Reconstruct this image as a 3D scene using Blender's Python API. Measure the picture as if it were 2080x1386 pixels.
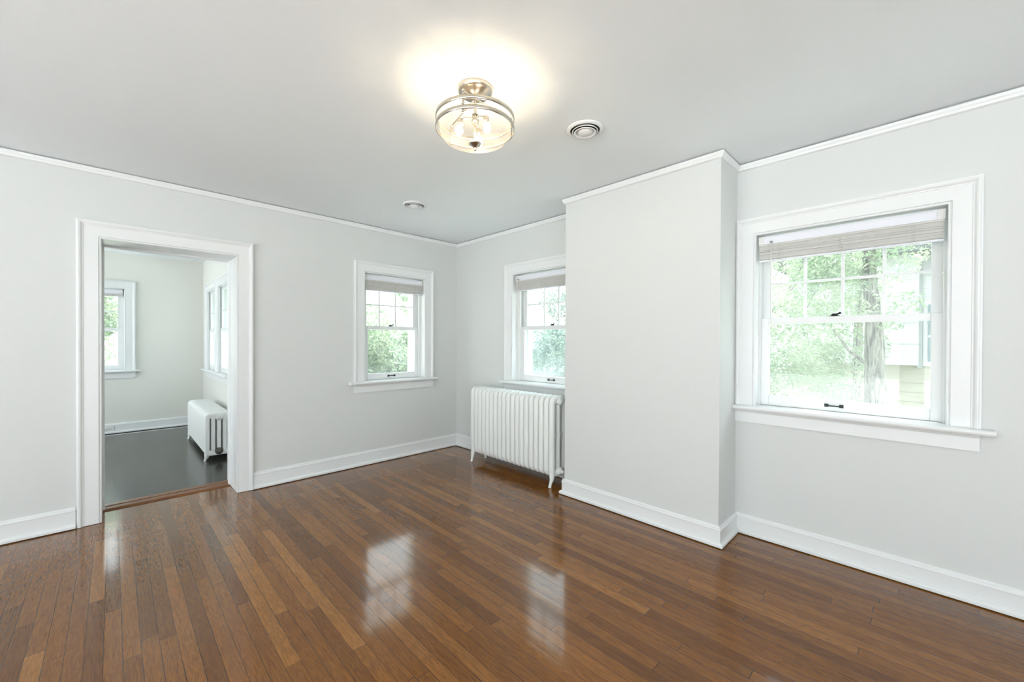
import bpy, math, random
from math import sin, cos, pi, radians, sqrt
from mathutils import Vector, Matrix, noise
random.seed(7)
for o in list(bpy.data.objects): bpy.data.objects.remove(o)
scene = bpy.context.scene
C = scene.collection

# ------------------------------------------------------------------ camera
YAW, PITCH, ROLL, FPX, V0 = 0.7927, -0.0064, -0.0040, 821.32, 699.24
F = Vector((cos(YAW)*cos(PITCH), sin(YAW)*cos(PITCH), sin(PITCH)))
R = Vector((sin(YAW), -cos(YAW), 0)); U = R.cross(F)
R2 = R*cos(ROLL) - U*sin(ROLL); U2 = U*cos(ROLL) + R*sin(ROLL)
cd = bpy.data.cameras.new('camera'); cam = bpy.data.objects.new('camera', cd); C.objects.link(cam)
cam.matrix_world = Matrix(((R2.x, U2.x, -F.x, -3.0457), (R2.y, U2.y, -F.y, -4.0705), (R2.z, U2.z, -F.z, 1.2925), (0, 0, 0, 1)))
cd.sensor_width = 36; cd.lens = FPX/2080*36; cd.shift_y = (V0-693)/2080; cd.clip_start = .05; cd.clip_end = 300
scene.camera = cam

# ------------------------------------------------------------------ world, exposure
EXPOSURE = 0.46
w = bpy.data.worlds.new('overcast_sky'); scene.world = w; w.use_nodes = True
nt = w.node_tree; bg = nt.nodes['Background']
tc = nt.nodes.new('ShaderNodeTexCoord'); sx = nt.nodes.new('ShaderNodeSeparateXYZ'); cr = nt.nodes.new('ShaderNodeValToRGB')
nt.links.new(tc.outputs['Generated'], sx.inputs[0]); nt.links.new(sx.outputs['Z'], cr.inputs[0]); nt.links.new(cr.outputs[0], bg.inputs[0])
cr.color_ramp.elements[0].position = 0; cr.color_ramp.elements[0].color = (.92, .96, .97, 1)
cr.color_ramp.elements[1].position = .8; cr.color_ramp.elements[1].color = (.80, .90, 1, 1)
bg.inputs[1].default_value = 3.0
vs = scene.view_settings; vs.view_transform = 'Standard'; vs.look = 'None'; vs.gamma = 1; vs.use_curve_mapping = False; vs.exposure = EXPOSURE
sun = bpy.data.lights.new('sun', 'SUN'); sun.energy = 14; sun.angle = radians(4); sun.color = (1, .985, .96)
so = bpy.data.objects.new('sun', sun); C.objects.link(so); so.rotation_euler = Vector((-.22, -.20, -1)).to_track_quat('-Z', 'Y').to_euler()

def portal(name, loc, rot, sx, sy):
    l = bpy.data.lights.new(name, 'AREA'); l.shape = 'RECTANGLE'; l.size = sx; l.size_y = sy; l.cycles.is_portal = True
    o = bpy.data.objects.new(name, l); C.objects.link(o); o.location = loc; o.rotation_euler = rot
    return o
def face(d): return Vector(d).to_track_quat('-Z', 'Z').to_euler()

# ------------------------------------------------------------------ node helpers / materials
class NT:
    def __init__(s, name):
        s.m = bpy.data.materials.new(name); s.m.use_nodes = True; s.t = s.m.node_tree
        s.b = s.t.nodes['Principled BSDF']; s.out = s.t.nodes['Material Output']
    def n(s, typ, **kw):
        nd = s.t.nodes.new(typ)
        for k, v in kw.items(): setattr(nd, k, v)
        return nd
    def set(s, sock, v):
        if isinstance(v, (int, float)): sock.default_value = v
        elif isinstance(v, tuple): sock.default_value = v
        else: s.t.links.new(v, sock)
    def math(s, op, a, b=0.0, c=0.0, clamp=False):
        nd = s.n('ShaderNodeMath', operation=op); nd.use_clamp = clamp
        s.set(nd.inputs[0], a); s.set(nd.inputs[1], b)
        if len(nd.inputs) > 2: s.set(nd.inputs[2], c)
        return nd.outputs[0]
    def vec(s, x, y, z=0.0):
        nd = s.n('ShaderNodeCombineXYZ'); s.set(nd.inputs[0], x); s.set(nd.inputs[1], y); s.set(nd.inputs[2], z); return nd.outputs[0]
    def noise(s, v, scale, detail=3, rough=.5, dist=0.0):
        nd = s.n('ShaderNodeTexNoise'); s.t.links.new(v, nd.inputs['Vector'])
        nd.inputs['Scale'].default_value = scale; nd.inputs['Detail'].default_value = detail; nd.inputs['Roughness'].default_value = rough; nd.inputs['Distortion'].default_value = dist
        return nd.outputs[0]
    def ramp(s, f, stops, interp='LINEAR'):
        nd = s.n('ShaderNodeValToRGB'); s.t.links.new(f, nd.inputs[0]); r = nd.color_ramp; r.interpolation = interp
        while len(r.elements) < len(stops): r.elements.new(.5)
        for e, (p, c) in zip(r.elements, stops): e.position = p; e.color = (*c, 1) if len(c) == 3 else c
        return nd.outputs[0]
    def mix(s, f, a, b, mode='MIX'):
        nd = s.n('ShaderNodeMix', data_type='RGBA', blend_type=mode); s.set(nd.inputs[0], f)
        s.set(nd.inputs[6], (*a, 1) if isinstance(a, tuple) and len(a) == 3 else a); s.set(nd.inputs[7], (*b, 1) if isinstance(b, tuple) and len(b) == 3 else b)
        return nd.outputs[2]
    def bump(s, h, strength=.2, dist=.01):
        nd = s.n('ShaderNodeBump'); nd.inputs['Strength'].default_value = strength; nd.inputs['Distance'].default_value = dist
        s.t.links.new(h, nd.inputs['Height']); s.t.links.new(nd.outputs[0], s.b.inputs['Normal']); return nd

def paint(name, col, rough, amp=.04, nscale=60, spec=.5):
    k = NT(name); tcn = k.n('ShaderNodeTexCoord'); v = tcn.outputs['Object']
    n1 = k.noise(v, 1.3, 2); 
    c = k.mix(k.math('MULTIPLY', n1, amp*2), col, tuple(x*.93 for x in col))
    k.t.links.new(c, k.b.inputs['Base Color']); k.b.inputs['Roughness'].default_value = rough
    k.b.inputs['Specular IOR Level'].default_value = spec
    k.bump(k.noise(v, nscale, 3), .05, .002)
    return k.m
M = {}
M['wall'] = paint('wall_paint', (.69, .712, .70), .6, .1, 90, .3)
M['wall2'] = paint('far_room_paint', (.78, .785, .74), .45, .1, 90, .4)
M['ceiling'] = paint('ceiling_paint', (.88, .925, .945), .85, .1, 50, .2)
M['trim'] = paint('white_gloss_trim', (.80, .825, .825), .3, .05, 40, .5)
M['radiator'] = paint('white_radiator_enamel', (.82, .845, .83), .35, .05, 60, .5)
M['blind'] = paint('blind_vinyl', (.80, .80, .76), .45, .03, 60)
M['headrail'] = paint('blind_headrail_metal', (.80, .82, .88), .4, .03, 60)
k = NT('blind_slat_vinyl'); k.b.inputs['Base Color'].default_value = (.86, .86, .82, 1); k.b.inputs['Roughness'].default_value = .45
v_ = k.n('ShaderNodeTexCoord').outputs['Object']; c_ = k.mix(k.noise(v_, 30, 2), (.88, .88, .85), (.80, .80, .77)); k.t.links.new(c_, k.b.inputs['Base Color'])
tr_ = k.n('ShaderNodeBsdfTranslucent'); k.t.links.new(c_, tr_.inputs[0]); mx_ = k.n('ShaderNodeMixShader'); mx_.inputs[0].default_value = .35
k.t.links.new(k.b.outputs[0], mx_.inputs[1]); k.t.links.new(tr_.outputs[0], mx_.inputs[2]); k.t.links.new(mx_.outputs[0], k.out.inputs[0]); M['blind'] = k.m
M['vent'] = paint('vent_enamel', (.86, .875, .88), .35, .03, 60)
M['siding'] = paint('cream_siding', (.33, .305, .255), .7, .1, 20)
M['whitesiding'] = paint('white_siding', (.44, .45, .45), .6, .05, 20)
M['greytrim'] = paint('grey_board', (.30, .31, .31), .6, .05, 20)
M['roof'] = paint('roof_shingle', (.12, .12, .12), .9, .3, 8)
M['reflector'] = paint('reflector_white', (.84, .84, .84), .8, .08, 5)  # near-white colour for the added slab that bounces daylight
M['exterior'] = paint('exterior_stucco', (.7, .68, .62), .8, .2, 20)

def plain(name, col, rough=.5, metal=0.0, spec=.5, bump=None):
    k = NT(name); v = k.n('ShaderNodeTexCoord').outputs['Object']
    k.t.links.new(k.mix(k.noise(v, 14, 2), col, tuple(x*.85 for x in col)), k.b.inputs['Base Color'])
    k.b.inputs['Roughness'].default_value = rough; k.b.inputs['Metallic'].default_value = metal; k.b.inputs['Specular IOR Level'].default_value = spec
    return k.m
M['black'] = plain('black_iron', (.008, .014, .016), .4)
M['dark'] = plain('cavity_shade', (.02, .022, .02), .8)  # dark colour painted in for the shade inside small cavities
M['valve'] = plain('valve_dark', (.10, .09, .08), .5, .3)
M['nickel'] = plain('brushed_nickel', (.62, .59, .53), .28, 1.0)
M['steel'] = plain('dull_steel', (.25, .26, .26), .4, .8)
M['cord'] = plain('cord_white', (.8, .8, .76), .7)
M['plastic'] = plain('white_plastic', (.8, .81, .8), .4)

def wood(name, board, palette, rough, gapcol, gapw=.0011, length=.85, coat=.5, bstr=.35, graincol=.55):
    k = NT(name); tcn = k.n('ShaderNodeTexCoord'); sp = k.n('ShaderNodeSeparateXYZ'); k.t.links.new(tcn.outputs['Object'], sp.inputs[0])
    x, y = sp.outputs[0], sp.outputs[1]
    xs = k.math('DIVIDE', x, board); i = k.math('FLOOR', xs); fx = k.math('SUBTRACT', xs, i)
    wn = k.n('ShaderNodeTexWhiteNoise', noise_dimensions='1D'); k.t.links.new(i, wn.inputs['W'])
    r1 = wn.outputs[0]
    ln = k.math('ADD', length*.6, k.math('MULTIPLY', r1, length*.9))
    ys = k.math('DIVIDE', k.math('ADD', y, k.math('MULTIPLY', r1, 37.0)), ln); j = k.math('FLOOR', ys); fy = k.math('SUBTRACT', ys, j)
    w2 = k.n('ShaderNodeTexWhiteNoise', noise_dimensions='2D'); k.t.links.new(k.vec(i, j), w2.inputs['Vector']); r2 = w2.outputs[0]
    base = k.ramp(r2, palette)
    # long grain and cathedral figure, different on each board
    off = k.math('MULTIPLY', r2, 53.0)
    gv = k.vec(k.math('ADD', k.math('MULTIPLY', x, 26.0), off), k.math('ADD', k.math('MULTIPLY', y, 2.2), off), off)
    g1 = k.noise(gv, 1.0, 4, .6, .6)
    wv = k.math('SINE', k.math('MULTIPLY', g1, 60.0))
    fig = k.math('MULTIPLY', k.math('ADD', wv, 1.0), .5)
    fv = k.vec(k.math('MULTIPLY', x, 420.0), k.math('MULTIPLY', y, 14.0), off)
    g2 = k.noise(fv, 1.0, 2, .6)
    tone = k.noise(k.vec(k.math('MULTIPLY', x, 1.2), k.math('MULTIPLY', y, 1.2), 0.0), 1.0, 3)
    gcol = k.mix(k.math('MULTIPLY', fig, .38), base, tuple([graincol*.75]*3), 'MULTIPLY')
    gcol = k.mix(k.math('MULTIPLY', k.ramp(g2, [(.45, (0,)*3), (.68, (1,)*3)]), .55), gcol, (.42, .38, .36), 'MULTIPLY')
    gcol = k.mix(k.ramp(tone, [(.3, (0,)*3), (.7, (.45,)*3)]), gcol, (.70, .68, .66), 'MULTIPLY')
    # gaps
    gn = k.noise(k.vec(i, k.math('MULTIPLY', y, 1.5), 0.0), 1.0, 2)
    gw = k.math('MULTIPLY', k.ramp(gn, [(.35, (.25,)*3), (.65, (1,)*3)]), gapw/board)
    dx = k.math('MINIMUM', fx, k.math('SUBTRACT', 1.0, fx)); dy = k.math('MULTIPLY', k.math('MINIMUM', fy, k.math('SUBTRACT', 1.0, fy)), ln)
    ga = k.math('LESS_THAN', dx, gw); gb = k.math('LESS_THAN', dy, gapw*.8)
    gap = k.math('MAXIMUM', ga, gb)
    fin = k.mix(k.math('MULTIPLY', gap, .85), gcol, gapcol)
    k.t.links.new(fin, k.b.inputs['Base Color'])
    wav = k.noise(k.vec(k.math('MULTIPLY', x, 9.0), k.math('MULTIPLY', y, 1.6), r2), 1.0, 2)
    mic = k.noise(k.vec(k.math('MULTIPLY', x, 160.0), k.math('MULTIPLY', y, 60.0), 0.0), 1.0, 2)
    cup = k.math('MULTIPLY', k.math('POWER', k.math('ABSOLUTE', k.math('SUBTRACT', fx, .5)), 2.0), -1.2)
    h = k.math('ADD', k.math('ADD', k.math('MULTIPLY', wav, .9), k.math('MULTIPLY', mic, .07)), k.math('ADD', cup, k.math('MULTIPLY', gap, -.25)))
    h = k.math('ADD', h, k.math('MULTIPLY', r2, .35))
    k.bump(h, bstr, .0022)
    k.t.links.new(k.math('ADD', rough, k.math('MULTIPLY', mic, .06)), k.b.inputs['Roughness'])
    k.b.inputs['Coat Weight'].default_value = coat; k.b.inputs['Coat Roughness'].default_value = rough*.8; k.b.inputs['Coat IOR'].default_value = 1.5
    return k.m
M['oak'] = wood('stained_oak_strip', .057, [(0, (.175, .064, .009)), (.3, (.230, .086, .012)), (.7, (.275, .106, .017)), (.93, (.320, .130, .023)), (1, (.40, .175, .035))], .10, (.016, .007, .004), gapw=.0015, length=1.1, coat=.5, bstr=.36)
M['oak'].node_tree.nodes['Principled BSDF'].inputs['Specular IOR Level'].default_value = .2
M['darkoak'] = wood('dark_stained_floor', .19, [(0, (.026, .027, .022)), (.5, (.040, .040, .033)), (1, (.060, .057, .045))], .2, (.002, .002, .002), .0026, 1.1, .12, .4)
M['darkoak'].node_tree.nodes['Principled BSDF'].inputs['Specular IOR Level'].default_value = .4
k = NT('threshold_wood'); v = k.n('ShaderNodeTexCoord').outputs['Object']; mp = k.n('ShaderNodeMapping'); mp.inputs['Scale'].default_value = (4, 60, 60); k.t.links.new(v, mp.inputs[0])
k.t.links.new(k.mix(k.noise(mp.outputs[0], 1, 4), (.10, .035, .012), (.26, .11, .04)), k.b.inputs['Base Color']); k.b.inputs['Roughness'].default_value = .3; M['threshold'] = k.m

k = NT('tree_bark'); v = k.n('ShaderNodeTexCoord').outputs['Object']; mp = k.n('ShaderNodeMapping'); mp.inputs['Scale'].default_value = (9, 9, 1.6); k.t.links.new(v, mp.inputs[0])
bn = k.noise(mp.outputs[0], 2.2, 5, .65, .6); k.t.links.new(k.ramp(bn, [(.38, (.05, .048, .04)), (.6, (.27, .26, .22))]), k.b.inputs['Base Color']); k.b.inputs['Roughness'].default_value = .9; k.bump(bn, .9, .05); M['bark'] = k.m
def leafmat(name, a, b):
    k = NT(name); v = k.n('ShaderNodeTexCoord').outputs['Object']
    c = k.mix(k.ramp(k.noise(v, 2.2, 3), [(.35, (0,)*3), (.65, (1,)*3)]), a, b)
    k.t.links.new(c, k.b.inputs['Base Color']); k.b.inputs['Roughness'].default_value = .5
    tr = k.n('ShaderNodeBsdfTranslucent'); k.t.links.new(c, tr.inputs[0]); mx = k.n('ShaderNodeMixShader'); mx.inputs[0].default_value = .45
    k.t.links.new(k.b.outputs[0], mx.inputs[1]); k.t.links.new(tr.outputs[0], mx.inputs[2]); k.t.links.new(mx.outputs[0], k.out.inputs[0])
    return k.m
M['leaf'] = leafmat('leaf_green', (.21, .30, .18), (.40, .46, .32))
M['leafblue'] = leafmat('leaf_blue_green', (.14, .20, .185), (.27, .33, .26))
k = NT('pale_ground'); v = k.n('ShaderNodeTexCoord').outputs['Object']; k.t.links.new(k.mix(k.noise(v, 1.2, 5), (.30, .34, .26), (.42, .45, .38)), k.b.inputs['Base Color']); k.b.inputs['Roughness'].default_value = .9; M['paleground'] = k.m  # ground colour kept pale so it bounces light up to the ceiling

def glassmat(name, haze, tint=(.97, 1, .99)):  # haze mixes a translucent white veil into the glass to pale the view
    k = NT(name); t = k.t; t.nodes.remove(k.b)
    tr = k.n('ShaderNodeBsdfTransparent'); tr.inputs[0].default_value = (*tint, 1)
    gl = k.n('ShaderNodeBsdfGlossy'); gl.inputs['Roughness'].default_value = .02
    lwf = k.n('ShaderNodeLayerWeight'); lwf.inputs[0].default_value = .5; frv = k.math('ADD', k.math('MULTIPLY', k.math('POWER', lwf.outputs['Facing'], 5.0), .9), .03)
    m1 = k.n('ShaderNodeMixShader'); t.links.new(frv, m1.inputs[0]); t.links.new(tr.outputs[0], m1.inputs[1]); t.links.new(gl.outputs[0], m1.inputs[2])
    tl = k.n('ShaderNodeBsdfTranslucent'); tl.inputs[0].default_value = (.9, .95, .95, 1)
    m2 = k.n('ShaderNodeMixShader')
    v = k.n('ShaderNodeTexCoord').outputs['Object']
    hz = k.ramp(k.noise(v, 3.5, 3, .5, .5), [(.3, (haze*.5,)*3), (.75, (haze*1.4,)*3)])
    t.links.new(hz, m2.inputs[0]); t.links.new(m1.outputs[0], m2.inputs[1]); t.links.new(tl.outputs[0], m2.inputs[2]); t.links.new(m2.outputs[0], k.out.inputs[0])
    return k.m
M['pane'] = glassmat('window_glass', .045)
M['hazypane'] = glassmat('hazy_window_glass', .09, (.93, 1, 1))
k = NT('lamp_shade_glass'); t = k.t; t.nodes.remove(k.b)
tr = k.n('ShaderNodeBsdfTransparent'); tr.inputs[0].default_value = (.97, .95, .91, 1); gl = k.n('ShaderNodeBsdfGlossy'); gl.inputs['Roughness'].default_value = .03
lw = k.n('ShaderNodeLayerWeight'); lw.inputs[0].default_value = .25
m1 = k.n('ShaderNodeMixShader'); t.links.new(k.math('MULTIPLY', lw.outputs['Facing'], .4), m1.inputs[0]); t.links.new(tr.outputs[0], m1.inputs[1])
tl = k.n('ShaderNodeBsdfTranslucent'); tl.inputs[0].default_value = (.95, .93, .88, 1)
m3 = k.n('ShaderNodeMixShader'); m3.inputs[0].default_value = .25; t.links.new(gl.outputs[0], m3.inputs[1]); t.links.new(tl.outputs[0], m3.inputs[2]); t.links.new(m3.outputs[0], m1.inputs[2])
t.links.new(m1.outputs[0], k.out.inputs[0]); M['shade'] = k.m
k = NT('glowing_bulb'); k.b.inputs['Base Color'].default_value = (1, .9, .75, 1); k.b.inputs['Emission Color'].default_value = (1, .80, .55, 1); k.b.inputs['Emission Strength'].default_value = 110; M['bulb'] = k.m

# ------------------------------------------------------------------ mesh helpers
class MB:
    def __init__(s): s.v = []; s.f = []; s.smooth = []
    def add(s, vs, fs, smooth=False):
        b = len(s.v); s.v += [tuple(p) for p in vs]
        for f in fs: s.f.append(tuple(b+i for i in f)); s.smooth.append(smooth)
    def box(s, x0, x1, y0, y1, z0, z1):
        if x0 > x1: x0, x1 = x1, x0
        if y0 > y1: y0, y1 = y1, y0
        if z0 > z1: z0, z1 = z1, z0
        s.add([(x0, y0, z0), (x1, y0, z0), (x1, y1, z0), (x0, y1, z0), (x0, y0, z1), (x1, y0, z1), (x1, y1, z1), (x0, y1, z1)],
              [(0, 3, 2, 1), (4, 5, 6, 7), (0, 1, 5, 4), (1, 2, 6, 5), (2, 3, 7, 6), (3, 0, 4, 7)])
    def rings(s, rings, closed_ring=True, cap=True, loop=False, smooth=True):
        n = len(rings[0]); vs = [p for r in rings for p in r]; fs = []
        m = len(rings)
        for i in range(m if loop else m-1):
            a = i*n; b = ((i+1) % m)*n
            for j in range(n if closed_ring else n-1):
                j2 = (j+1) % n; fs.append((a+j, a+j2, b+j2, b+j))
        s.add(vs, fs, smooth)
        if cap and not loop:
            s.add(rings[0], [tuple(range(n-1, -1, -1))]); s.add(rings[-1], [tuple(range(n))])
    def lathe(s, prof, c=(0, 0, 0), n=48, axis='z', cap=False):
        rs = []
        for r, z in prof:
            ring = []
            for i in range(n):
                a = 2*pi*i/n
                p = (r*cos(a), r*sin(a), z) if axis == 'z' else ((r*cos(a), z, r*sin(a)) if axis == 'y' else (z, r*cos(a), r*sin(a)))
                ring.append((p[0]+c[0], p[1]+c[1], p[2]+c[2]))
            rs.append(ring)
        s.rings(rs, cap=cap)
    def tube(s, pts, rad, n=10, cap=True):
        pts = [Vector(p) for p in pts]; rs = []
        if isinstance(rad, (int, float)): rad = [rad]*len(pts)
        up = Vector((0, 0, 1)) if abs((pts[1]-pts[0]).normalized().z) < .9 else Vector((1, 0, 0))
        t0 = (pts[1]-pts[0]).normalized(); a = t0.cross(up).normalized()
        for i, p in enumerate(pts):
            t = (pts[min(i+1, len(pts)-1)]-pts[max(i-1, 0)]).normalized()
            a = (a-t*a.dot(t)).normalized(); b = t.cross(a)
            rs.append([tuple(p+(a*cos(2*pi*k/n)+b*sin(2*pi*k/n))*rad[i]) for k in range(n)])
        s.rings(rs, cap=cap)
    def build(s, name, mat, parent=None, bevel=0, label=None):
        me = bpy.data.meshes.new(name); me.from_pydata(s.v, [], s.f); me.update()
        for p, sm in zip(me.polygons, s.smooth): p.use_smooth = sm
        me.materials.append(M[mat] if isinstance(mat, str) else mat)
        o = bpy.data.objects.new(name, me); C.objects.link(o)
        if parent: o.parent = parent
        if bevel:
            b = o.modifiers.new('bevel', 'BEVEL'); b.width = bevel; b.segments = 2; b.limit_method = 'ANGLE'; b.angle_limit = radians(40)
        if label: o['label'] = label
        return o
def tag(o, label, cat, group=None, kind=None):
    o['label'] = label; o['category'] = cat
    if group: o['group'] = group
    if kind: o['kind'] = kind
    return o
def empty(name, loc, rz=0):
    o = bpy.data.objects.new(name, None); C.objects.link(o); o.location = loc; o.rotation_euler = (0, 0, rz); o.empty_display_size = .1; return o
def copy_tree(o, parent=None):
    c = o.copy(); C.objects.link(c)
    if parent: c.parent = parent
    for ch in [q for q in bpy.data.objects if q.parent == o and q != c]: copy_tree(ch, c)
    return c
def struct(o, label, cat): return tag(o, label, cat, kind='structure')

H = 2.5
CD, CY0, CY1 = .3227, -1.948, -3.174          # chimney breast depth and extent
X2, Y2 = -2.053, 3.766                         # far room right wall, far wall
XL, YR = -6.3, -7.6                            # unseen left and rear walls
WA, WB = .36, .30                              # wall thicknesses

def slab(name, mat, axis, pos, th, u0, u1, z0, z1, holes, label, cat='wall'):
    """wall with rectangular holes; axis 'y': plane y=pos..pos+th, u=x ; axis 'x': plane x=pos..pos+th, u=y"""
    us = sorted({u0, u1} | {h[0] for h in holes} | {h[1] for h in holes}); zs = sorted({z0, z1} | {h[2] for h in holes} | {h[3] for h in holes})
    us = [u for u in us if u0 <= u <= u1]; zs = [z for z in zs if z0 <= z <= z1]
    def solid(i, j):
        if i < 0 or j < 0 or i >= len(us)-1 or j >= len(zs)-1: return False
        uc = (us[i]+us[i+1])/2; zc = (zs[j]+zs[j+1])/2
        return not any(h[0] < uc < h[1] and h[2] < zc < h[3] for h in holes)
    V = {}; vs = []; fs = []
    def vid(u, z, s):
        key = (u, z, s)
        if key not in V:
            V[key] = len(vs); d = pos+(th if s else 0); vs.append((u, d, z) if axis == 'y' else (d, u, z))
        return V[key]
    for i in range(len(us)-1):
        for j in range(len(zs)-1):
            if not solid(i, j): continue
            a, b, c, d = us[i], us[i+1], zs[j], zs[j+1]
            for s in (0, 1): fs.append((vid(a, c, s), vid(b, c, s), vid(b, d, s), vid(a, d, s)))
            if not solid(i-1, j): fs.append((vid(a, c, 0), vid(a, d, 0), vid(a, d, 1), vid(a, c, 1)))
            if not solid(i+1, j): fs.append((vid(b, c, 0), vid(b, d, 0), vid(b, d, 1), vid(b, c, 1)))
            if not solid(i, j-1): fs.append((vid(a, c, 0), vid(b, c, 0), vid(b, c, 1), vid(a, c, 1)))
            if not solid(i, j+1): fs.append((vid(a, d, 0), vid(b, d, 0), vid(b, d, 1), vid(a, d, 1)))
    mb = MB(); mb.add(vs, fs); o = mb.build(name, mat)
    import bmesh
    bm = bmesh.new(); bm.from_mesh(o.data); bmesh.ops.recalc_face_normals(bm, faces=bm.faces); bm.to_mesh(o.data); bm.free()
    struct(o, label, cat); return o

# window openings: (centre along the wall, width)
ZS, ZT = .845, 2.012                           # rough opening of every window
WIN = dict(A=(-.8285, .713), B=(-1.388, .784), R=(-3.725, .866), F=(-3.295, .713), G=(2.98, .64), H_=(2.11, .66))
def hole(c, w): return (c-w/2-.012, c+w/2+.012, ZS, ZT+.012)
DX0, DX1, DZ = -3.106, -2.306, 2.003
slab('wall_back', 'wall', 'y', 0, WA, XL, WB, 0, H, [(DX0-.012, DX1+.012, -1, DZ+.012), hole(*WIN['A'])], 'pale grey wall with the doorway and the small window left of the corner')
slab('wall_right', 'wall', 'x', 0, WB, YR, 0, 0, H, [hole(*WIN['B']), hole(*WIN['R'])], 'pale grey wall running behind the radiator and around the large right window')
slab('wall_rear', 'wall', 'y', YR-.2, .2, XL, WB, 0, H, [(-6.1, -3.1, .05, 2.42)], 'pale grey wall behind the camera')  # opening added and sized to let daylight into the room
slab('wall_left', 'wall', 'x', XL-.2, .2, YR-.2, Y2+.3, 0, H, [(-7.2, -4.1, .05, 2.42), (-3.8, -1.3, .05, 2.42), (.6, 3.5, .05, 2.42)], 'pale grey wall at the unseen left side')  # openings added in the unseen wall to light both rooms
slab('wall_far', 'wall2', 'y', Y2, .3, XL, X2+.3, 0, H, [hole(*WIN['F'])], 'pale warm grey far wall of the room beyond the doorway')
slab('wall_far_right', 'wall2', 'x', X2, .3, WA, Y2, 0, H, [hole(*WIN['G']), hole(*WIN['H_'])], 'side wall of the room beyond the doorway, with two narrow windows')
mb = MB(); mb.box(-CD, 0, CY1, CY0, 0, H); struct(mb.build('wall_chimney', 'wall'), 'pale grey chimney breast projecting between the radiator and the large window', 'wall')
mb = MB(); mb.box(XL, WB, YR, .26, -.12, 0); struct(mb.build('floor', 'oak'), 'glossy brown oak strip floor', 'floor')
mb = MB(); mb.box(XL, X2+.3, .26, Y2, -.12, 0); struct(mb.build('floor.001', 'darkoak'), 'dark grey stained floor of the room beyond the doorway', 'floor')
mb = MB(); mb.box(XL, WB, YR, 0, H, H+.15); struct(mb.build('ceiling', 'ceiling'), 'smooth white ceiling with the round lamp and vents', 'ceiling')
mb = MB(); mb.box(XL, X2+.3, 0.0, Y2+.3, H, H+.15); mb.box(X2+.3, WB, 0.0, WA, H, H+.15); struct(mb.build('ceiling.001', 'ceiling'), 'white ceiling of the room beyond the doorway', 'ceiling')

# ------------------------------------------------------------------ base boards and crown
def run(name, pts, prof, mat, label, cat, inside=1, ends=(None, None), idx=None):
    """sweep prof [(offset from wall, z)] along wall line pts (xy), interior on the right side * inside"""
    nr = []
    for a, b in zip(pts[:-1], pts[1:]):
        d = Vector((b[0]-a[0], b[1]-a[1])).normalized(); nr.append(Vector((d.y, -d.x))*inside)
    rs = []
    for i, p in enumerate(pts):
        if i == 0: m = ends[0] or nr[0]
        elif i == len(pts)-1: m = ends[1] or nr[-1]
        else:
            m = nr[i-1]+nr[i]
            if m.length < 1.2: m = nr[i]
        m = Vector(m)
        rs.append([(p[0]+m.x*o, p[1]+m.y*o, z) for o, z in prof])
    mb = MB(); mb.rings(rs, smooth=False); o = mb.build(name, mat); struct(o, label, cat); return o
def base_prof(h): return [(-.001, .006), (.033, .006), (.034, .009), (.034, .022), (.028, .030), (.016, .033), (.016, h-.028), (.0185, h-.026), (.0185, h-.020), (.013, h-.014), (.012, h-.006), (.006, h), (-.001, h)]
CROWN = [(-.001, 2.492), (.022, 2.492), (.023, 2.486), (.021, 2.478), (.016, 2.468), (.0135, 2.460), (.0135, 2.457), (.006, 2.452), (-.001, 2.452)]
D = Vector
bA = base_prof(.146); bB = base_prof(.130)
run('baseboard_back', [(XL, 0), (-3.232, 0)], bA, 'trim', 'white baseboard left of the doorway', 'baseboard')
run('baseboard_back.001', [(-2.19, 0), (0, 0)], bA, 'trim', 'white baseboard between the doorway and the room corner', 'baseboard', ends=(None, D((-1, -1))))
run('baseboard_alcove', [(0, 0), (0, CY0)], bA, 'trim', 'white baseboard behind the tall radiator', 'baseboard', ends=(D((-1, -1)), D((-1, 1))))
run('baseboard_chimney', [(0, CY0), (-CD, CY0), (-CD, CY1), (0, CY1)], bB, 'trim', 'white baseboard wrapping the chimney breast', 'baseboard', ends=(D((-1, 1)), D((-1, -1))))
run('baseboard_right', [(0, CY1), (0, YR)], bB, 'trim', 'white baseboard under the large right window', 'baseboard', ends=(D((-1, -1)), None))
run('baseboard_far', [(XL, Y2), (X2, Y2)], base_prof(.14), 'trim', 'white baseboard of the far wall through the doorway', 'baseboard', ends=(None, D((-1, -1))))
run('baseboard_far_right', [(X2, Y2), (X2, WA)], base_prof(.14), 'trim', 'white baseboard behind the low radiator through the doorway', 'baseboard', ends=(D((-1, -1)), None))
run('trim_1', [(XL, 0), (0, 0)], CROWN, 'trim', 'slim white crown moulding above the doorway wall', 'moulding', ends=(None, D((-1, -1))))
run('trim_2', [(0, 0), (0, CY0)], CROWN, 'trim', 'slim white crown moulding above the radiator window', 'moulding', ends=(D((-1, -1)), D((-1, 1))))
run('trim_3', [(0, CY0), (-CD, CY0), (-CD, CY1), (0, CY1)], CROWN, 'trim', 'slim white crown moulding wrapping the chimney breast top', 'moulding', ends=(D((-1, 1)), D((-1, -1))))
run('trim_4', [(0, CY1), (0, YR)], CROWN, 'trim', 'slim white crown moulding above the large right window', 'moulding', ends=(D((-1, -1)), None))

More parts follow.
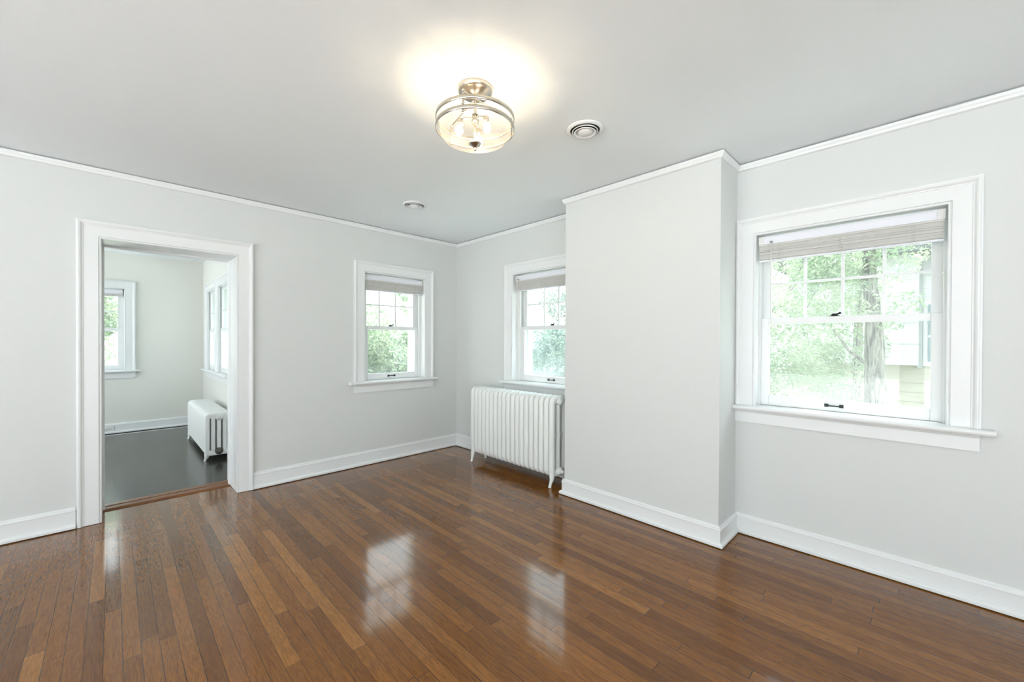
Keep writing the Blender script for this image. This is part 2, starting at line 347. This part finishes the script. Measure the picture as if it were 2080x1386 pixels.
# ------------------------------------------------------------------ casings
def casing(w, z0, zt, W, th=.018, wid=.118, bead=True, left_clip=None):
    """3-sided mitred casing, local frame: x along wall, -y into room"""
    prof = [(0, 0), (0, .010), (.003, .0135), (.008, .0135), (.011, .010), (.013, .010), (.015, th), (wid-.036, th), (wid-.034, th+.003), (wid-.029, th+.004), (wid-.022, th+.011), (wid-.016, th+.0135), (wid-.009, th+.0135), (wid-.007, th+.006), (wid, th+.004), (wid, 0)]
    path = [((-w/2, z0), (-1, 0)), ((-w/2, zt), (-1, 1)), ((w/2, zt), (1, 1)), ((w/2, z0), (1, 0))]
    rs = [[(p[0]+d[0]*o, -t, p[1]+d[1]*o) for o, t in prof] for p, d in path]
    mb = MB(); mb.rings(rs, smooth=False); return mb

# ------------------------------------------------------------------ windows
def pane(mb, x0, x1, z0, z1, y): mb.box(x0, x1, y-.0015, y+.0015, z0, z1)
def window(n, loc, rz, w, label, cols, mull=None, stop=.03, depth=WB, glass='pane', horns=(.05, .05), zm=1.435, zbar=1.686, clip=0, lift_u=0.0, cw=.118, simple=False, sd=0.0):
    r = empty('window_%d' % n, loc, rz); struct(r, label, 'window')
    z0, zt = .872, ZT-.010
    c = casing(w, z0, zt, cw, wid=cw)
    if clip: c.v = [(max(v[0], -w/2-clip) if v[0] < 0 else v[0], v[1], v[2]) for v in c.v]
    c.build('casing', 'trim', r)
    hL = w/2+(clip if clip else cw+horns[0]); hR = w/2+cw+horns[1]
    st = MB()
    prof = [(.01, z0-.028), (-.058, z0-.028), (-.066, z0-.024), (-.070, z0-.014), (-.066, z0-.004), (-.058, z0), (.01, z0)]
    st.rings([[(u, y, z) for y, z in prof] for u in (-hL, hR)], smooth=False)
    st.box(-w/2-.01, w/2+.01, .01, .115, z0-.026, z0)
    st.build('stool', 'trim', r, .001)
    ap = MB(); aL = w/2+(clip if clip else cw-.004); aR = w/2+cw-.004
    pr = [(.0, z0-.113), (-.0185, z0-.113), (-.0185, z0-.048), (-.024, z0-.047), (-.026, z0-.043), (-.033, z0-.042), (-.038, z0-.034), (-.046, z0-.031), (-.046, z0-.028), (.0, z0-.028)]
    ap.rings([[(u, y, z) for y, z in pr] for u in (-aL, aR)], smooth=False); ap.build('apron', 'trim', r)
    # jamb: inner part, stops, parting bead and outer frame
    j = MB(); e = .012
    for s in (-1, 1):
        j.box(s*w/2, s*(w/2+e), 0.0005, depth+.01, z0-.02, zt)
        j.box(s*(w/2-stop), s*w/2, max(.002, .066-sd), .080-sd, z0, zt); j.box(s*(w/2-stop-.004), s*w/2, .122-sd, .128-sd, z0, zt)
        j.box(s*(w/2-stop-.022), s*w/2, .170, .20, z0-.02, zt)
    j.box(-w/2-e, w/2+e, 0.0005, depth+.01, zt, zt+e)
    j.box(-w/2, w/2, max(.002, .066-sd), .080-sd, zt-.012, zt); j.box(-w/2, w/2, .17, .20, zt-.05, zt)
    j.box(-w/2-e, w/2+e, .115, depth+.04, z0-.045, z0-.012)
    j.build('jamb', 'trim', r)
    # lower sash
    sw = w/2-stop+.004; sr = .048
    def sash(name, ya, yb, za, zb, bot, top):
        m = MB(); yc = (ya+yb)/2
        m.box(-sw, -sw+sr, ya, yb, za, zb); m.box(sw-sr, sw, ya, yb, za, zb)
        m.box(-sw+sr, sw-sr, ya, yb, za, za+bot); m.box(-sw+sr, sw-sr, ya, yb, zb-top, zb)
        return m, yc
    lo, yc = sash('lower_sash', .081-sd, .117-sd, z0+.001, zm+.020, .066, .040)
    los = lo.build('lower_sash', 'trim', r, .003)
    g = MB(); pane(g, -sw+sr-.004, sw-sr+.004, z0+.064, zm-.017, yc); g.build('pane', glass, los)
    up, yu = sash('upper_sash', .124-sd-(.035 if sd else 0), .160-sd-(.035 if sd else 0), zm-.018, zt, .036, .05)
    gx0, gx1 = -sw+sr, sw-sr
    if mull is None: mull = [gx0+(gx1-gx0)*i/cols for i in range(1, cols)]
    for u in mull: up.box(u-.008, u+.008, yu-.012, yu+.012, zm+.018, zt-.05)
    up.box(gx0, gx1, yu-.0125, yu+.0125, zbar-.007, zbar+.007)
    ups = up.build('upper_sash', 'trim', r, .002)
    g = MB(); pane(g, gx0-.004, gx1+.004, zm+.016, zt-.048, yu); g.build('pane', 'pane', ups)
    if not simple:
        lk = MB(); zl = zm+.0205      # cam lock on the meeting rail
        lk.box(lift_u-.026, lift_u+.022, .086, .112, zl, zl+.003)
        lk.lathe([(0, 0), (.016, 0), (.017, .005), (.014, .011), (.008, .014), (0, .015)], (lift_u-.004, .099, zl+.003), 20)
        lk.tube([(lift_u-.004, .098, zl+.011), (lift_u+.012, .092, zl+.013), (lift_u+.022, .088, zl+.017)], [.005, .004, .006], 10)
        lk.lathe([(0, -.007), (.005, -.005), (.0075, 0), (.005, .005), (0, .007)], (lift_u+.024, .087, zl+.018), 12)
        lk.build('sash_lock', 'black', los, .001, 'black cast sash lock')
        lf = MB(); zf = z0+.036
        for s in (-1, 1): lf.box(lift_u+s*.036-.010, lift_u+s*.036+.010, .074, .081, zf-.010, zf+.010)
        lf.tube([(lift_u-.034, .075, zf), (lift_u-.026, .064, zf), (lift_u+.026, .064, zf), (lift_u+.034, .075, zf)], [.005, .0042, .0042, .005], 10)
        lf.build('sash_lift', 'black', los, .001, 'black bar sash lift')
    # exterior frame thickening and portal
    p = portal('window_daylight', (0, 0, 0), (0, 0, 0), w, zt-z0)
    Mx = Matrix.Translation(loc) @ Matrix.Rotation(rz, 4, 'Z')
    p.matrix_world = Mx @ Matrix.Translation((0, depth+.05, (z0+zt)/2)) @ Matrix.Rotation(radians(-90), 4, 'X')
    return r
Q = -pi/2
def WY(k): return (0, WIN[k][0], 0)
window(1, (WIN['A'][0], 0, 0), 0, WIN['A'][1], 'small white double-hung window left of the room corner, above bare wall', 3, mull=[-.131, .064], stop=.030, depth=WA, lift_u=-.012, horns=(.05, .03))
window(2, WY('B'), Q, WIN['B'][1], 'white double-hung window above the tall radiator, half hidden by the chimney breast', 3, mull=[-.068, .122], stop=.045, glass='hazypane', lift_u=.075, horns=(.02, .0))
window(3, WY('R'), Q, WIN['R'][1], 'large white double-hung window right of the chimney breast', 4, stop=.012, clip=.1175, lift_u=-.030, horns=(.0, .045))
window(4, (WIN['F'][0], Y2, 0), 0, WIN['F'][1], 'white double-hung window on the far wall through the doorway', 1, mull=[], stop=.02, depth=.3, simple=True)
window(5, (X2, WIN['G'][0], 0), Q, WIN['G'][1], 'farther of the two narrow windows above the low radiator through the doorway', 1, mull=[], stop=.02, simple=True, horns=(.04, 0), cw=.11, sd=.068)
window(6, (X2, WIN['H_'][0], 0), Q, WIN['H_'][1], 'nearer of the two narrow windows above the low radiator, cut off by the door frame', 1, mull=[], stop=.02, simple=True, horns=(0, .04), cw=.11, sd=.068)

# portals for the added daylight openings behind the camera
portal('rear_daylight', (-4.6, YR-.25, 1.23), face((0, 1, 0)), 3.0, 2.37)
portal('left_daylight', (XL-.25, -5.65, 1.22), face((1, 0, 0)), 3.1, 2.37); portal('left_daylight.001', (XL-.25, -2.55, 1.22), face((1, 0, 0)), 2.5, 2.37)
portal('left_daylight.002', (XL-.25, 2.05, 1.23), face((1, 0, 0)), 2.9, 2.37)

# ------------------------------------------------------------------ doorway
dr = empty('door_1', ((DX0+DX1)/2, 0, 0)); struct(dr, 'open cased doorway with empty hinges leading to the next room', 'doorway')
dw = DX1-DX0
casing(dw, .003, DZ, dw, wid=.122).build('casing', 'trim', dr)
j = MB()
for s in (-1, 1):
    j.box(s*dw/2, s*(dw/2+.012), .0005, .385, 0.002, DZ)
    j.box(s*(dw/2-.012), s*dw/2, .245, .29, 0.002, DZ-.012)
j.box(-dw/2-.012, dw/2+.012, .0005, .385, DZ, DZ+.012); j.box(-dw/2, dw/2, .245, .29, DZ-.012, DZ)
j.build('jamb', 'trim', dr, .0015)
for z in (1.80, 1.13, .45):
    h = MB(); h.box(-dw/2, -dw/2+.003, .335, .382, z-.045, z+.045); h.tube([(-dw/2+.004, .388, z-.047), (-dw/2+.004, .388, z+.047)], .005, 10); h.build('hinge', 'steel', dr)
th = MB(); pr = [(.235, .0), (.245, .010), (.26, .014), (.29, .0145), (.31, .012), (.318, .017), (.37, .019), (.385, .014), (.392, 0)]
th.rings([[(u, y, z) for y, z in pr] for u in (-dw/2+.001, dw/2-.001)], smooth=False); th.build('threshold', 'threshold', dr)
mb = MB(); mb.box(-4.5, -2.12, 3.62, 3.632, 0, .004); struct(mb.build('trim_5', 'trim'), 'thin pale strip on the dark floor along the far wall', 'floor trim')

# ------------------------------------------------------------------ blinds
def blind(name, loc, rz, w, label, wand_u, cord_u, group='raised white mini blinds', ztop=1.988, n=22, cords=(-.36, 0, .36), stack=.098):
    r = empty(name, (loc[0], loc[1], 0), rz); tag(r, label, 'blind', group)
    y0, y1 = .022, .052; zh = ztop-.046
    hr = MB(); hr.box(-w/2, w/2, y0+.002, y1, zh, ztop); hr.box(-w/2, w/2, y0-.001, y0+.002, zh-.002, zh+.006); hr.box(-w/2, w/2, y0-.001, y0+.002, ztop-.006, ztop+.001)
    hr.build('headrail', 'headrail', r, .001)
    for s in (-1, 1):
        c = MB(); c.box(s*w/2, s*(w/2-.030), y0-.003, y1+.001, zh-.003, ztop+.002); c.build('end_bracket', 'plastic', r, .001)
    va = MB(); va.tube([(-w/2+.004, y0-.002, zh-.010), (w/2-.004, y0-.002, zh-.010)], .0075, 10); va.build('tilted_slat', 'blind', r)
    sl = MB(); rnd = random.Random(hash(name) % 99 if False else int(w*1000))
    zb = zh-.018-stack; t = stack/n
    for i in range(n):
        z = zb+.012+t*i*.94; dy = rnd.uniform(-.003, .002); dz = rnd.uniform(-.0005, .0005)
        pr = [(y0-.003+dy, z+dz), (y1-.003+dy, z+dz), (y1-.003+dy, z+.0030+dz), (y0-.003+dy, z+.0036+dz)]
        sl.rings([[(u, y, zz+(.0007*rnd.random())) for y, zz in pr] for u in (-w/2+.006, w/2-.006)], smooth=False)
    sl.build('slat_stack', 'blind', r)
    b = MB(); b.box(-w/2+.005, w/2-.005, y0-.001, y1-.004, zb, zb+.011); b.build('bottom_rail', 'headrail', r, .002)
    for f in cords:
        u0 = f*w
        ld = MB(); pts = []
        for q in range(26): pts.append((u0+(.013 if q % 2 else -.013)*rnd.uniform(.3, 1), y0-.0065-rnd.random()*.003, zh-.012-(stack+.004)*q/25))
        ld.tube(pts, .0011, 4); ld.build('ladder_cord', 'cord', r)
    if wand_u is not None:
        wd = MB(); wd.tube([(wand_u, y0-.014, zh+.004), (wand_u+.002, y0-.012, zh-.55)], .0032, 8); wo = wd.build('wand', 'cord', r)
        hk = MB(); hk.box(wand_u-.006, wand_u+.006, y0-.018, y0-.002, zh+.002, zh+.013); hk.build('wand_hook', 'steel', wo)
    if cord_u is not None:
        cdm = MB(); cdm.tube([(cord_u, y0-.004, zh+.01), (cord_u+.001, y0-.002, zh-.18), (cord_u, y0-.003, zh-.5)], .0014, 6)
        cdm.lathe([(0, .022), (.003, .02), (.0055, 0), (0, 0)], (cord_u, y0-.002, zh-.30), 12); cdm.build('pull_cord', 'cord', r)
    return r
blind('window_blind', (WIN['A'][0], 0), 0, .690, 'raised white mini blind at the top of the small window left of the corner', None, .31)
blind('window_blind.001', (0, WIN['B'][0]), Q, .755, 'raised white mini blind at the top of the window above the tall radiator', -.33, None)
blind('window_blind.002', (0, WIN['R'][0]), Q, .852, 'raised wide white mini blind with hanging wand at the top of the large right window', -.352, .419)
blind('window_blind.003', (WIN['F'][0], Y2), 0, .690, 'raised white mini blind on the far wall window through the doorway', None, .31, stack=.03, n=8)

# ------------------------------------------------------------------ radiators
def sect_mesh(depth, z0, z1, ncol, a, b, corner, midz, mid=True, sq=2.6):
    mb = MB(); nn = 16
    def ring(p, tan, aa, bb):
        nx, nz = tan[1], -tan[0]; out = []
        for k in range(nn):
            th_ = 2*pi*k/nn; c, s_ = cos(th_), sin(th_)
            c = math.copysign(abs(c)**(2/sq), c); s_ = math.copysign(abs(s_)**(2/sq), s_)
            out.append((c*aa, p[0]+nx*bb*s_, p[1]+nz*bb*s_))
        return out
    d0, d1 = b, depth-b; za, zb = z0+b, z1-b; rr = corner
    path = []
    def arc(cx, cz, a0, a1, n=6):
        for i in range(n+1):
            t_ = a0+(a1-a0)*i/n; path.append(((cx+rr*cos(t_), cz+rr*sin(t_)), (-sin(t_), cos(t_))))
    arc(d1-rr, za+rr, -pi/2, 0); arc(d1-rr, zb-rr, 0, pi/2); arc(d0+rr, zb-rr, pi/2, pi); arc(d0+rr, za+rr, pi, 3*pi/2)
    mb.rings([ring(p, t_, a*(1.04 if sq > 4 else .88), b) for p, t_ in path], loop=True)
    for c in range(1, ncol-1):
        x = d0+(d1-d0)*c/(ncol-1)
        mb.rings([ring((x, z), (0, 1), a*.92, b*.9) for z in (za, za+.05, zb-.05, zb)])
    # webs joining the columns at top, bottom and middle
    zs = [(zb-.035, zb+.006), (za-.006, za+.035)]
    if mid: zs.append((midz-.014, midz+.014))
    for q, (u, v) in enumerate(zs):
        t_ = a*(.8 if q < 2 else .55)
        mb.rings([[(t_*cx, yy, u if cz < 0 else v) for cx, cz in ((-1, -1), (1, -1), (1, 1), (-1, 1))] for yy in (d0, d1)], smooth=False)
    return mb
def radiator(name, loc, rz, n, pitch, depth, z0, z1, ncol, label, b, legs, mid=True, valve='radiator', corner=.03, sq=2.6):
    """local: x along the radiator, y from the front face to the wall"""
    r = empty(name, loc, rz); tag(r, label, 'radiator')
    s0 = sect_mesh(depth, z0, z1, ncol, pitch*.5, b, corner, z0+(z1-z0)*.52, mid, sq).build('section', 'radiator', r)
    s0.location = (-(n-1)/2*pitch, 0, 0)
    for i in range(1, n):
        c = s0.copy(); C.objects.link(c); c.parent = r; c.location = ((i-(n-1)/2)*pitch, 0, 0)
    xe = (n-1)/2*pitch
    for sx in (-1, 1):
        for fy in (0, 1):
            y = b if fy == 0 else depth-b; o = -1 if fy == 0 else 1; sp = legs
            lg = MB(); q = sx*xe
            pts = [(q, y, z0+.07), (q, y, z0+.02), (q+sx*.003*sp, y+o*.002, z0-.015), (q-sx*.002*sp, y+o*.014*sp, z0*.35+.006), (q-sx*.004*sp, y+o*.022*sp, .007), (q-sx*.004*sp, y+o*.024*sp, 0)]
            lg.tube(pts, [.020, .024, .020, .013, .013, .015], 14); lg.build('leg', 'radiator', r)
    for sx in (-1, 1):
        pl = MB(); pl.lathe([(0, .022), (.018, .022), (.020, .018), (.021, .010), (.034, .010), (.038, 0), (.038, -.03)], (0, 0, 0), 24, 'x')
        pl.v = [(sx*(v[0]+xe+pitch*.5), v[1]+depth*.5, v[2]+z1-b-.022) for v in pl.v]
        pl.build('end_plug', 'radiator', r)
        pl = MB(); pl.lathe([(0, .045), (.014, .045), (.016, .030), (.016, .026), (.026, .026), (.028, .010), (.036, .006), (.040, -.02)], (0, 0, 0), 24, 'x')
        pl.v = [(sx*(v[0]+xe+pitch*.5), v[1]+depth*.5, v[2]+z0+b+.022) for v in pl.v]
        pl.build('supply_valve', valve, r)
    return r
# tall radiator under the alcove window
radiator('radiator', (-.305, -1.222, 0), Q, 19, .0612, .205, .085, .806, 3, 'tall white cast iron column radiator under the alcove window, beside the chimney breast', .026, 1, corner=.045, sq=2.3)
# low one in the far room: local x=-y world
radiator('radiator.001', (-2.355, 1.98, 0), Q, 23, .061, .25, .05, .505, 5, 'low wide white cast iron radiator in the room beyond the doorway', .021, .7, mid=False, valve='valve', corner=.025, sq=7)

# ------------------------------------------------------------------ ceiling lamp
LX, LY = -1.812, -2.562
lamp = empty('ceiling_lamp', (LX, LY, H)); tag(lamp, 'brushed nickel semi-flush ceiling lamp with double ring and clear glass bowl', 'ceiling lamp')
def P(z): return z-H
m = MB(); m.lathe([(.082, 0), (.082, -.016), (.076, -.024), (.060, -.026), (.057, -.034), (.030, -.038), (.020, -.046), (.012, -.050), (0, -.050)], n=64); m.build('canopy', 'nickel', lamp)
m = MB(); m.tube([(0, 0, -.045), (0, 0, P(2.235))], .0065, 14); m.lathe([(.0, 0), (.016, 0), (.018, -.03), (.012, -.045), (0, -.045)], (0, 0, P(2.375)), 24); m.build('stem', 'nickel', lamp)
def ring(z, name='ring'):
    m = MB(); m.lathe([(.183, z+.009), (.187, z+.009), (.188, z), (.187, z-.009), (.183, z-.009), (.182, z), (.183, z+.009)], n=96); return m.build(name, 'nickel', lamp)
ring(P(2.353)); ring(P(2.309))
av = math.atan2(-F.y, -F.x)            # toward the camera
for da in (12, 132, 252):
    a = av-radians(da); x, y = .178*cos(a), .178*sin(a)
    m = MB(); m.tube([(x, y, P(2.385)), (x, y, P(2.296))], .005, 12)
    for z in (2.385, 2.331, 2.296): m.lathe([(0, .006), (.006, .004), (.0075, 0), (.006, -.004), (0, -.006)], (x, y, P(z)), 14)
    m.tube([(x, y, P(2.385)), (x*.5, y*.5, P(2.42)), (0, 0, P(2.452))], .0035, 8)
    m.build('ring_post', 'nickel', lamp)
m = MB(); bp = [(.166, 2.338), (.168, 2.325), (.167, 2.30), (.162, 2.278), (.150, 2.262), (.128, 2.251), (.09, 2.243), (.05, 2.239), (.010, 2.237)]
m.lathe([(r_, P(z)) for r_, z in bp], n=72); m.build('glass_bowl', 'shade', lamp)
m = MB(); m.lathe([(0, 2.246), (.010, 2.246), (.029, 2.243), (.031, 2.239), (.027, 2.233), (.016, 2.228), (.012, 2.222), (.006, 2.220), (.005, 2.214), (.0065, 2.209), (.004, 2.204), (0, 2.203)], n=32); m.v = [(a, b, c-H) for a, b, c in m.v]; m.build('finial', 'nickel', lamp)
for da in (60, 180, 300):
    a = av+radians(da-10); x, y = cos(a), sin(a)
    m = MB(); m.tube([(0, 0, P(2.352)), (x*.03, y*.03, P(2.356)), (x*.055, y*.055, P(2.348)), (x*.07, y*.07, P(2.335))], .005, 10); m.lathe([(0, .012), (.013, .010), (.014, -.018), (0, -.02)], (x*.072, y*.072, P(2.33)), 18); so_ = m.build('lamp_arm', 'nickel', lamp)
    m = MB(); m.lathe([(0, .0), (.008, -.003), (.017, -.018), (.019, -.032), (.013, -.046), (0, -.052)], (x*.078, y*.078, P(2.316)), 24); m.build('bulb', 'bulb', so_)

# ------------------------------------------------------------------ ceiling vents
def vent(name, x, y, label):
    r = empty(name, (x, y, H)); tag(r, label, 'vent', 'round ceiling air vents')
    m = MB(); m.lathe([(.101, -.0005), (.102, -.004), (.098, -.007), (.088, -.012), (.085, -.0125), (.083, -.011), (.082, -.001)], n=64); m.build('flange', 'vent', r)
    m = MB(); m.lathe([(.0825, -.0008), (.0825, -.0025), (0, -.0025)], n=48); m.build('duct_shade_disc', 'dark', r)  # flat dark disc stands in for the shade up inside the duct
    for ri, zo, wd_ in ((.0735, -.0150, .009), (.0630, -.0215, .015)):
        m = MB(); m.lathe([(ri-wd_, zo+.0105), (ri-.003, zo+.002), (ri, zo+.001), (ri, zo-.002), (ri-.004, zo-.002), (ri-wd_, zo+.0065), (ri-wd_, zo+.0105)], n=56); m.build('cone_ring', 'vent', r)
    m = MB(); m.lathe([(.030, -.0125), (.046, -.0128), (.046, -.0142), (.0385, -.0160), (.0375, -.0225), (.034, -.0250), (0, -.0265)], n=48); m.tube([(0, 0, -.002), (0, 0, -.02)], .004, 8); m.build('center_disc', 'vent', r)
    return r
vent('ceiling_vent', -1.137, -2.717, 'round white ceiling vent right beside the ceiling lamp')
vent('ceiling_vent.001', -1.150, -.912, 'round white ceiling vent nearest the room corner')

# ------------------------------------------------------------------ small things on walls
st = empty('cable_stub', (-.511, 0, .335)); tag(st, 'tiny white cable stub sticking out of the wall above the baseboard near the corner', 'cable')
m = MB(); m.lathe([(0, -.004), (.009, -.004), (.010, 0)], (0, 0, 0), 16, 'y'); m.build('collar', 'plastic', st)
m = MB(); m.tube([(0, -.001, 0), (0, -.012, -.002), (0, -.016, -.010), (0, -.014, -.018)], .004, 8); m.build('hook', 'plastic', st)
po = empty('power_outlet', (-3.10, Y2-.0165, .075)); tag(po, 'white power outlet set in the far baseboard through the doorway', 'outlet')
m = MB(); m.box(-.058, .058, -.006, -.002, -.034, .034); m.build('cover_plate', 'plastic', po, .002)
for u in (-.02, .02):
    m = MB(); m.lathe([(0, -.0075), (.013, -.0075), (.014, -.004)], (u, 0, 0), 20, 'y'); so_ = m.build('socket', 'plastic', po)
    m = MB(); m.box(u-.005, u-.003, -.0085, -.0075, -.003, .005); m.box(u+.003, u+.005, -.0085, -.0075, -.003, .005); m.build('slot_shade', 'dark', so_)  # raised dark bars painted in for the shade inside the outlet slots

# ------------------------------------------------------------------ outside
GZ = -3.3
mb = MB(); mb.box(-60, 70, -60, 70, GZ-.2, GZ); struct(mb.build('ground', 'paleground'), 'pale ground far below the windows', 'ground')
mb = MB(); mb.box(-22, XL-.2, -22, 7, -.55, -.35); mb.box(XL-.2, WB, -22, YR-.2, -.55, -.35); struct(mb.build('reflector', 'reflector'), 'added pale slab bouncing daylight up through the unseen left and rear openings', 'reflector')  # unseen slab added to bounce daylight up onto the ceiling
def foliage(blobs, n, rnd, ln=.09, wd=.028):
    mb = MB(); vs = []; fs = []
    tot = sum(b[3]**2 for b in blobs)
    for bx, by, bz, br in blobs:
        for _ in range(int(n*br*br/tot)):
            while True:
                p = Vector((rnd.uniform(-1, 1), rnd.uniform(-1, 1), rnd.uniform(-1, 1)))
                if .15 < p.length <= 1: break
            p = p.normalized()*(p.length**.45)*br; p.z *= .85; c = Vector((bx, by, bz))+p
            d = Vector((rnd.uniform(-1, 1), rnd.uniform(-1, 1), rnd.uniform(-1.1, .3))).normalized(); s = d.cross(Vector((rnd.uniform(-1, 1), rnd.uniform(-1, 1), rnd.uniform(-1, 1)))).normalized()
            k_ = rnd.uniform(.6, 1.3); L, W_ = ln*k_, wd*k_; nn = d.cross(s)*W_*.25; b = len(vs)
            vs += [c, c+d*L*.45+s*W_*.5+nn, c+d*L, c+d*L*.45-s*W_*.5+nn]; fs.append((b, b+1, b+2, b+3))
    mb.add(vs, fs); return mb
def tree(name, base, trunk, blobs, n, label, seed, mat='leaf', group='trees outside the windows', ln=.09, wd=.028, branches=()):
    rnd = random.Random(seed); r = empty(name, base); tag(r, label, 'tree', group)
    b = Vector(base)
    m = MB()
    pts = []; rads = []
    for i in range(len(trunk)-1):
        p0, p1 = trunk[i], trunk[i+1]
        for q in range(5):
            t_ = q/5; pts.append(Vector(p0[:3]).lerp(Vector(p1[:3]), t_)-b); rads.append((p0[3]*(1-t_)+p1[3]*t_)*rnd.uniform(.95, 1.06))
    pts.append(Vector(trunk[-1][:3])-b); rads.append(trunk[-1][3]); m.tube(pts, rads, 14)
    for br in branches: m.tube([Vector(p[:3])-b for p in br], [p[3] for p in br], 8)
    m.build('trunk', 'bark', r)
    # boughs reaching into the crown
    m = MB(); top = Vector(trunk[-1][:3]); low = Vector(trunk[-2][:3])
    for bx, by, bz, brr in blobs[:9]:
        s = low.lerp(top, rnd.random()); e = Vector((bx, by, bz)); mid = s.lerp(e, .5)+Vector((0, 0, .15))
        m.tube([s-b, mid-b, e-b], [.016, .010, .003], 6)
    m.build('bough', 'bark', r)
    f = foliage([(x-b.x, y-b.y, z-b.z, q) for x, y, z, q in blobs], n, rnd, ln, wd); f.build('foliage', mat, r)
    return r
# tree seen through the large right window
rn = random.Random(3)
bl = [(rn.uniform(4.3, 6.4), rn.uniform(-3.35, -1.7), rn.uniform(-.1, 3.1), rn.uniform(.28, .5)) for _ in range(44)]
bl += [(rn.uniform(4.3, 5.6), rn.uniform(-3.3, -2.0), rn.uniform(.0, .9), rn.uniform(.28, .45)) for _ in range(18)]
bl += [(5.2, -3.7, 2.5, .38), (5.2, -4.0, 2.75, .33), (4.9, -3.45, 1.95, .32), (4.9, -3.75, 1.62, .18), (5.1, -3.9, 1.9, .2)]
tree('leafy_tree', (5.1, -3.55, GZ), [(5.1, -3.55, GZ, .20), (5.1, -3.57, -.5, .155), (5.05, -3.585, .45, .135), (5.0, -3.58, .95, .115), (5.0, -3.56, 1.6, .10), (5.05, -3.5, 2.4, .085), (5.1, -3.5, 4.2, .05)], bl, 27000,
     'tree with a thick furrowed trunk and narrow leaves outside the large right window', 11, ln=.085, wd=.024, branches=[[(5.0, -3.58, .9, .03), (4.95, -3.3, 1.15, .02), (4.9, -3.1, 1.5, .012)]])
tree('slender_tree', (7.4, -3.14, GZ), [(7.4, -3.14, GZ, .10), (7.4, -3.15, .2, .085), (7.4, -3.17, 1.0, .075), (7.42, -3.2, 2.2, .065), (7.45, -3.1, 3.9, .04)], [(7.3, -3.0, 4.3, .5), (7.5, -3.5, 4.6, .5), (7.4, -2.6, 4.5, .45)], 1200,
     'slender grey tree trunk just left of the thick trunk outside the large right window', 12)
# trees seen through the small window and the radiator window
rn = random.Random(5)
bl = [(rn.uniform(.9, 4.2), rn.uniform(5.4, 7.5), rn.uniform(-.8, 1.75), rn.uniform(.45, .7)) for _ in range(60)] + [(3.1, 6.3, 2.3, .35), (3.0, 6.4, 2.75, .3)]
tree('bushy_tree', (2.6, 6.6, GZ), [(2.6, 6.6, GZ, .16), (2.55, 6.6, -1, .12), (2.5, 6.6, 1.2, .06)], bl, 40000, 'round leafy tree outside the small window left of the corner', 21, ln=.11, wd=.06)
bl = [(rn.uniform(5.2, 8.2), rn.uniform(2.6, 5.6), rn.uniform(-1.0, 1.35), rn.uniform(.5, .75)) for _ in range(46)] + [(6.6, 3.6, 2.3, .45), (7.0, 4.2, 2.6, .5)]
tree('shady_tree', (7.0, 4.2, GZ), [(7.0, 4.2, GZ, .18), (6.95, 4.2, -1, .14), (6.9, 4.2, 1.4, .06)], bl, 28000, 'dark blue-green tree outside the window above the tall radiator', 22, mat='leafblue', ln=.11, wd=.06)
bl = [(rn.uniform(-4.6, -2.7), rn.uniform(7.6, 9.2), rn.uniform(-.6, 2.6), rn.uniform(.45, .75)) for _ in range(20)]
tree('garden_tree', (-3.5, 8.6, GZ), [(-3.5, 8.6, GZ, .16), (-3.5, 8.6, -.6, .12), (-3.5, 8.6, 2.2, .05)], bl, 10000, 'green tree outside the far wall window through the doorway', 23, ln=.12, wd=.06)

# neighbour house
hs = empty('neighbor_house', (8.4, -6.5, GZ)); tag(hs, 'neighbouring house with cream lap siding and white upper storey outside the large right window', 'house')
def hb(x0, x1, y0, y1, z0, z1, mb): mb.box(x0-8.4, x1-8.4, y0+6.5, y1+6.5, z0-GZ, z1-GZ)
def siding(x, y0, y1, z0, z1, lap, mb):
    z = z0
    while z < z1-.01:
        zt_ = min(z+lap, z1); vs = [(x-.022, z), (x-.004, zt_), (x+.03, zt_), (x+.03, z)]
        mb.rings([[(a-8.4, y+6.5, c-GZ) for a, c in vs] for y in (y0, y1)], smooth=False); z += lap
m = MB(); hb(8.42, 16, -13, -1.9, GZ, 3.1, m); m.build('core', 'siding', hs)
m = MB(); siding(8.4, -13, -1.9, GZ, .88, .19, m); m.build('lower_siding', 'siding', hs)
m = MB(); siding(8.05, -4.02, -1.9, .86, 3.1, .42, m); hb(8.06, 8.42, -4.02, -1.9, .86, 3.1, m); m.build('upper_bay', 'whitesiding', hs)
m = MB(); hb(8.30, 8.42, -4.075, -4.0, .80, 3.1, m); m.build('corner_board', 'greytrim', hs)
m = MB(); siding(8.4, -13, -4.075, .88, 3.1, .30, m); m.build('upper_siding', 'whitesiding', hs)
wn_ = MB(); hb(8.33, 8.40, -5.0, -4.08, .84, 2.15, wn_); hw = wn_.build('window', 'whitesiding', hs)
wn_ = MB(); hb(8.31, 8.335, -4.90, -4.15, .93, 1.40, wn_); hb(8.31, 8.335, -4.90, -4.15, 1.45, 2.05, wn_); wn_.build('window_glass', plain('house_window_glass', (.10, .16, .18), .08), hw)
m = MB(); rp = [(7.6, 3.02), (7.6, 3.12), (12.2, 5.6), (16.6, 3.12), (16.6, 3.02)]
m.rings([[(a-8.4, y+6.5, c-GZ) for a, c in rp] for y in (-13.3, -1.6)], smooth=False); m.build('roof', 'roof', hs)
